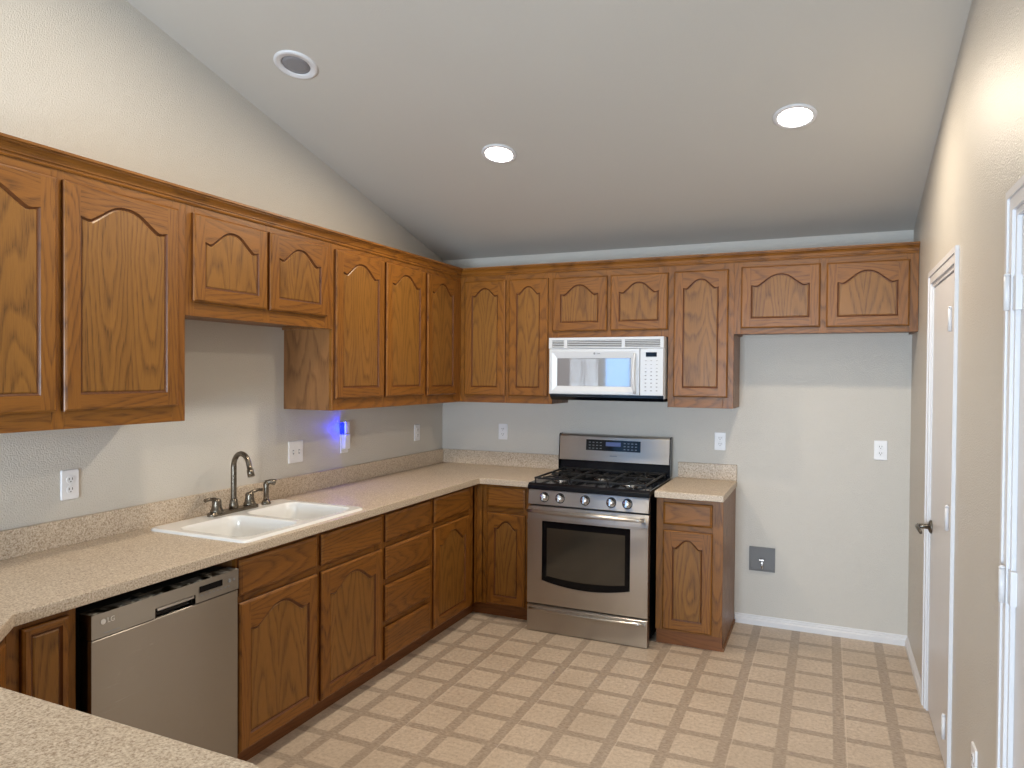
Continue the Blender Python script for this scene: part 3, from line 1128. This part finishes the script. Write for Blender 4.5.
# cooktop
bm = bmesh.new()
prism(bm, [(RY - .012, .880), (RY - .006, .905), (RY + .015, .918), (-.09, .918), (-.09, .880)], 'x', -.004, w + .004)
ck = link('cooktop', bm, [BLACK], rg, bevel=.003)
for (u, v, r) in ((.155, -.52, .045), (.155, -.235, .036), (w / 2, -.38, .040), (w - .155, -.52, .050), (w - .155, -.235, .036)):
    bm = bmesh.new()
    lathe(bm, [(r + .012, .918), (r + .010, .924), (r, .925), (r, .930)], (u, v, 0), seg=24)
    bu = link('burner', bm, [CHROME], ck)
    bm = bmesh.new()
    lathe(bm, [(r * .92, .930), (r * .92, .934), (r * .85, .937), (.002, .937)], (u, v, 0), seg=24)
    link('burner_cap', bm, [BLACKM], bu)
gw = (w - .04) / 3
for i in range(3):
    bm = bmesh.new()
    g0, g1 = .02 + gw * i + .003, .02 + gw * (i + 1) - .003
    z0_, z1_ = .938, .949
    t = .011
    y0_, y1_ = RY + .035, -.115
    box(bm, g0, g1, y0_, y0_ + t, z0_, z1_)
    box(bm, g0, g1, y1_ - t, y1_, z0_, z1_)
    box(bm, g0, g0 + t, y0_ + t, y1_ - t, z0_, z1_)
    box(bm, g1 - t, g1, y0_ + t, y1_ - t, z0_, z1_)
    mid = (g0 + g1) / 2
    box(bm, g0 + t, g1 - t, (y0_ + y1_) / 2 - t / 2, (y0_ + y1_) / 2 + t / 2, z0_, z1_)
    cs = [(-.52), (-.235)] if i != 1 else [-.38]
    for c in cs:
        for a in range(4):
            ang = R(45 + 90 * a)
            p0 = Vector((mid + math.cos(ang) * .022, c + math.sin(ang) * .022, (z0_ + z1_) / 2 + .002))
            L_ = .115
            p1 = Vector((min(max(mid + math.cos(ang) * L_, g0 + .004), g1 - .004), c + math.sin(ang) * L_, (z0_ + z1_) / 2 - .002))
            tube(bm, [p0, p1], .0055, 6)
        box(bm, mid - t / 2, mid + t / 2, c + .03, min(c + .135, y1_ - t), z0_, z1_)
        box(bm, mid - t / 2, mid + t / 2, max(c - .135, y0_ + t), c - .03, z0_, z1_)
    for a in (g0 + .002, g1 - t):
        for b in (y0_ + .002, y1_ - t):
            box(bm, a, a + t - .002, b, b + t - .004, .918, z0_)
    link('grate', bm, [BLACKM], ck, bevel=.0015)
# backguard: black riser, stainless head leaning back
bm = bmesh.new()
prism(bm, [(-.093, .918), (-.080, 1.000), (-.028, 1.000), (-.028, .918)], 'x', -.012, w - .006)
link('riser', bm, [BLACK], rg, bevel=.002)
bm = bmesh.new()
by = lambda z: -.098 + (z - 1.0) * .085
prism(bm, [(by(1.0), 1.0), (by(1.165), 1.165), (by(1.165) + .012, 1.176), (-.028, 1.176), (-.028, 1.0)], 'x', -.018, w - .006)
bgd = link('backguard', bm, [STEEL], rg, bevel=.002)
for a, b in ((-.018, -.023), (w - .006, w - .001)):
    bm = bmesh.new()
    prism(bm, [(by(1.0) - .002, .998), (by(1.165) - .002, 1.168), (by(1.165) + .010, 1.180), (-.026, 1.180), (-.026, .918), (-.10, .918)], 'x', min(a, b), max(a, b))
    link('end_cap', bm, [BLACK], bgd)
bm = bmesh.new()
prism(bm, [(by(1.072) - .002, 1.072), (by(1.146) - .002, 1.146), (by(1.146) + .004, 1.146), (by(1.072) + .004, 1.072)], 'x', .175, .555)
dsp = link('display', bm, [BGLASS], bgd)
bm = bmesh.new()
prism(bm, [(by(1.105) - .003, 1.105), (by(1.132) - .003, 1.132), (by(1.132) - .002, 1.132), (by(1.105) - .002, 1.105)], 'x', .315, .42)
link('clock', bm, [LCD], dsp, label='dim blue lit clock window')
for cx0, cols in ((.195, 4), (.44, 4)):
    bm = bmesh.new()
    for a in range(cols):
        for z in (1.085, 1.105, 1.125):
            prism(bm, [(by(z) - .003, z), (by(z + .004) - .003, z + .004), (by(z + .004) - .002, z + .004), (by(z) - .002, z)], 'x', cx0 + a * .026, cx0 + a * .026 + .013)
    link('touch_keys', bm, [GREYP], dsp, label='rows of small touch keys')
bm = bmesh.new()
prism(bm, [(by(1.035) - .001, 1.035), (by(1.042) - .001, 1.042), (by(1.042), 1.042), (by(1.035), 1.035)], 'x', .345, .395)
link('logo', bm, [GREYP], bgd)

# ---------------------------------------------------------------- microwave
MX0, MX1, MY = 1.022, 1.778, -.400
MZ0, MZ1 = 1.424, 1.831
mw = thing('microwave', 'white over-range microwave with reflective window and keypad', 'microwave', (MX0, 0, MZ0))
w, h = MX1 - MX0, MZ1 - MZ0
bm = bmesh.new()
box(bm, 0, w, MY + .030, -.004, .018, h)
link('body', bm, [MWHITE], mw, bevel=.003)
bm = bmesh.new()
prism(bm, [(MY + .010, .022), (MY + .045, .0), (-.02, .0), (-.02, .018), (MY + .030, .018), (MY + .030, .038), (MY + .010, .038)], 'x', .006, w - .004)
link('underside', bm, [BLACK], mw, label='black underside with lamp and filters')
# door: raised white frame sloping in to the window
bm = bmesh.new()
dw_ = .605
zd0, zd1 = .040, h - .074
def rect(x0, x1, z0, z1, y):
    return [bm.verts.new(p) for p in ((x0, y, z0), (x1, y, z0), (x1, y, z1), (x0, y, z1))]
rs = [rect(.002, dw_, zd0, zd1, MY + .030), rect(.002, dw_, zd0, zd1, MY + .004), rect(.005, dw_ - .003, zd0 + .003, zd1 - .003, MY),
      rect(.022, dw_ - .030, zd0 + .020, zd1 - .018, MY), rect(.055, .548, zd0 + .052, zd1 - .060, MY + .010), rect(.056, .547, zd0 + .053, zd1 - .061, MY + .016)]
for a, b in zip(rs, rs[1:]):
    for k in range(4):
        bm.faces.new((a[k], a[(k + 1) % 4], b[(k + 1) % 4], b[k]))
bm.faces.new(rs[0][::-1])
bm.faces.new(rs[-1])
md = link('door', bm, [MWHITE], mw)
bm = bmesh.new()
box(bm, .056, .547, MY + .012, MY + .0155, zd0 + .053, zd1 - .061)
link('window', bm, [MWGLASS], md)
bm = bmesh.new()
hp = []
for k in range(13):
    t = k / 12
    hp.append((dw_ - .028 - .004 * math.sin(math.pi * t), MY - .006 - .026 * math.sin(math.pi * t) ** .6, zd0 + .012 + (zd1 - zd0 - .045) * t))
tube(bm, hp, .009, 10)
link('handle', bm, [MWHITE], md)
bm = bmesh.new()
lathe(bm, [(.007, 0), (.007, .001)], (.312, MY, zd1 - .030), (0, -1, 0), 20)
for k in range(3):
    box(bm, .328 + k * .008, .332 + k * .008, MY - .001, MY, zd1 - .034, zd1 - .026)
link('logo', bm, [GREYP], md)
bm = bmesh.new()
box(bm, dw_ + .004, w - .002, MY + .001, MY + .030, zd0, zd1)
mp_ = link('control_panel', bm, [MWHITE], mw, bevel=.003)
bm = bmesh.new()
box(bm, dw_ + .040, dw_ + .108, MY - .001, MY + .001, zd1 - .052, zd1 - .024)
link('display', bm, [BGLASS], mp_)
for r_ in range(9):
    for c in range(3):
        bm = bmesh.new()
        x0_ = dw_ + .034 + c * .035
        z0_ = zd1 - .078 - r_ * .0235
        box(bm, x0_, x0_ + .010, MY - .0005, MY + .001, z0_, z0_ + (.006 if r_ > 2 else .003))
        link('key', bm, [GREYP], mp_)
# vent grille across the top
bm = bmesh.new()
zv0, zv1 = h - .071, h - .001
box(bm, .001, w - .001, MY + .012, MY + .030, zv0, zv1)
for z0_, z1_ in ((zv1 - .016, zv1), (zv0, zv0 + .007)):
    box(bm, .001, w - .001, MY - .001, MY + .012, z0_, z1_)
for a in (.001, .105, .49, w - .022):
    box(bm, a, a + .021, MY - .0005, MY + .012, zv0 + .007, zv1 - .016)
vg = link('vent_grille', bm, [MWHITE], mw)
bm = bmesh.new()
for k in range(4):
    z0_ = zv0 + .011 + k * .0115
    for a, b in ((.022, .105), (.126, .49), (.511, w - .022)):
        prism(bm, [(MY + .000, z0_), (MY + .010, z0_ + .004), (MY + .010, z0_ + .0065), (MY + .000, z0_ + .0035)], 'x', a, b)
link('louver', bm, [MWHITE], vg)
bm = bmesh.new()
for a, b in ((.022, .105), (.126, .49), (.511, w - .022)):
    box(bm, a, b, MY + .0105, MY + .0118, zv0 + .008, zv1 - .017)
link('vent_slot', bm, [plain('vent_shadow_plastic', (.16, .15, .14), .6)], vg)

# ---------------------------------------------------------------- wall plates
def plate(name, label, cat, wall, a, z, gang=1, kind='outlet', pw=.072, ph=.117):
    """wall B faces -y, L faces +x, R faces -x; a is the centre along the wall"""
    loc, rz = {'B': ((a, 0, z), 0), 'L': ((0, a, z), R(90)), 'R': ((W, a, z), R(-90))}[wall]
    root = thing(name, label, cat, loc, rz)
    pw = pw + .046 * (gang - 1)
    bm = bmesh.new()
    lp = rrect(-pw / 2, pw / 2, -ph / 2, ph / 2, .005, 3)
    r0 = [bm.verts.new((x, 0, y)) for x, y in lp]
    r1 = [bm.verts.new((x, -.004, y)) for x, y in lp]
    r2 = [bm.verts.new((x * .93, -.0065, y * .955)) for x, y in lp]
    for p, q in ((r0, r1), (r1, r2)):
        for k in range(len(p)):
            bm.faces.new((p[k], p[(k + 1) % len(p)], q[(k + 1) % len(p)], q[k]))
    bm.faces.new(r2)
    bm.faces.new(r0[::-1])
    link('cover_plate', bm, [PLATE], root)
    for gi in range(gang):
        cx = (gi - (gang - 1) / 2) * .046
        if kind == 'outlet':
            for dz in (-.0195, .0195):
                bm = bmesh.new()
                lathe(bm, [(.0165, 0), (.0160, .002)], (cx, -.0065, dz), (0, -1, 0), 20)
                so = link('socket', bm, [PLATE], root)
                bm = bmesh.new()
                for sx in (-.0065, .0065):
                    box(bm, cx + sx - .0013, cx + sx + .0013, -.0092, -.0086, dz - .001, dz + .008)
                lathe(bm, [(.0024, 0), (.0024, .0006)], (cx, -.0086, dz - .0075), (0, -1, 0), 10)
                link('slot', bm, [DARKC], so)
        else:
            bm = bmesh.new()
            box(bm, cx - .005, cx + .005, -.0075, -.0065, -.012, .012)
            tg = link('toggle_frame', bm, [GREYP], root)
            bm = bmesh.new()
            prism(bm, [(-.007, -.006), (-.016, .006), (-.015, .010), (-.007, .006)], 'x', cx - .004, cx + .004)
            link('toggle', bm, [PLATE], tg)
    for gi in range(gang):
        cx = (gi - (gang - 1) / 2) * .046
        for dz in ((0,) if kind == 'outlet' else (-.030, .030)):
            bm = bmesh.new()
            lathe(bm, [(.003, 0), (.0025, .001)], (cx, -.0065, dz), (0, -1, 0), 10)
            link('screw', bm, [PLATE], root)
    return root


plate('wall_outlet', 'white duplex outlet on the sink wall under the large upper cabinet', 'outlet', 'L', -2.952, 1.147)
plate('light_switch', 'white double switch plate on the wall right of the faucet', 'light switch', 'L', -1.657, 1.150, gang=2, kind='switch', ph=.122)
plate('wall_outlet', 'white single plate on the sink wall nearest the corner', 'outlet', 'L', -.375, 1.165)
plate('wall_outlet', 'white outlet on the back wall left of the range', 'outlet', 'B', .513, 1.165)
plate('wall_outlet', 'white outlet above the short counter right of the range', 'outlet', 'B', 2.067, 1.164)
plate('wall_outlet', 'white outlet high on the wall of the empty refrigerator space', 'outlet', 'B', 2.997, 1.152)
plate('wall_outlet', 'white outlet low on the right wall beside the near door casing', 'outlet', 'R', -2.115, .352)
nlp = plate('wall_outlet', 'white outlet plate behind the plugged-in night light', 'outlet', 'L', -1.222, 1.160)

# plug-in night light
ZNL = 1.128
nl = thing('night_light', 'plug-in night light glowing blue on the wall under the upper cabinet', 'night light', (0, -1.230, ZNL), R(90))
bm = bmesh.new()
box(bm, -.026, .026, -.036, -.008, 0, .090)
link('housing', bm, [PLATE], nl, bevel=.005)
bm = bmesh.new()
box(bm, -.020, .024, -.034, -.012, .0905, .170)
link('lens', bm, [FROST], nl, bevel=.006)
bm = bmesh.new()
box(bm, -.040, -.0205, -.026, -.009, .091, .160)
link('lamp', bm, [BLUELED], nl)
l = bpy.data.lights.new('night_light_glow', 'POINT')
l.energy = .9
l.color = (.0, .015, 1.)
l.shadow_soft_size = .012
lo_ = bpy.data.objects.new('night_light_glow', l)
COL.objects.link(lo_)
lo_.parent = nl
lo_.location = (-.046, -.034, .128)

# recessed refrigerator water box
wb = thing('water_supply_box', 'grey recessed ice-maker water box low on the wall of the refrigerator space', 'water box', (2.3345, 0, .4245))
bm = bmesh.new()
hw, hh = .078, .076
for a in ((-hw, -hw + .008, -hh, hh), (hw - .008, hw, -hh, hh), (-hw + .008, hw - .008, -hh, -hh + .008), (-hw + .008, hw - .008, hh - .008, hh)):
    box(bm, a[0], a[1], -.012, -.0005, a[2], a[3])
box(bm, -hw + .008, hw - .008, -.004, -.0005, -hh + .008, hh - .008)
link('box_shell', bm, [GALV], wb)
bm = bmesh.new()
lathe(bm, [(.010, 0), (.010, .014), (.007, .016), (.007, .030)], (.002, -.004, -.018), (0, -1, 0), 14)
tube(bm, [(.002, -.024, -.018), (.002, -.026, -.036), (.002, -.024, -.058)], .007, 10)
box(bm, -.014, .014, -.040, -.034, -.004, .006)
link('valve', bm, [CHROME], wb)

# ---------------------------------------------------------------- ceiling lamps
def can(x, y, lit, label):
    z = ztop(y)
    n = Vector((0, -SL, -1)).normalized()
    root = bpy.data.objects.new('recessed_light', None)
    COL.objects.link(root)
    root.location = (x, y, z)
    root.rotation_euler = n.to_track_quat('Z', 'Y').to_euler()
    tag(root, label, 'ceiling light', 'recessed ceiling lights')
    bm = bmesh.new()
    if lit:
        lathe(bm, [(.096, 0), (.096, .004), (.090, .008), (.076, .009), (.074, .006), (.074, .0005)], seg=48)
        link('trim_ring', bm, [WHITE], root)
        bm = bmesh.new()
        lathe(bm, [(.0735, .001), (.0735, .006), (.060, .008), (.002, .0085)], seg=48)
        link('lens', bm, [LAMP], root)
        l = bpy.data.lights.new('lamp_light', 'AREA')
        l.shape = 'DISK'
        l.size = .14
        l.energy = CAN_W
        l.color = CAN_COL
        l.spread = R(CAN_SPREAD)
        o = bpy.data.objects.new('lamp_light', l)
        COL.objects.link(o)
        o.parent = root
        o.location = (0, 0, .012)
        o.rotation_euler = (math.pi, 0, 0)
    else:
        lathe(bm, [(.100, 0), (.100, .004), (.094, .009), (.084, .010), (.082, .008), (.074, .009), (.066, .005), (.065, .0005)], seg=48, cap=False)
        link('trim_ring', bm, [WHITE], root)
        bm = bmesh.new()
        lathe(bm, [(.0648, .001), (.0648, .0025), (.040, .003), (.002, .003)], seg=40)
        link('lens', bm, [LENSOFF], root)
    return root


can(1.065, -1.287, True, 'lit round recessed ceiling light above the corner side of the range')
can(2.552, -1.279, True, 'brightly lit recessed ceiling light toward the refrigerator space and right wall')
can(1.065, -2.85, True, 'lit recessed ceiling light over the peninsula, outside the picture')
can(.447, -2.180, False, 'unlit round recessed ceiling light with grey lens near the sloping left wall')
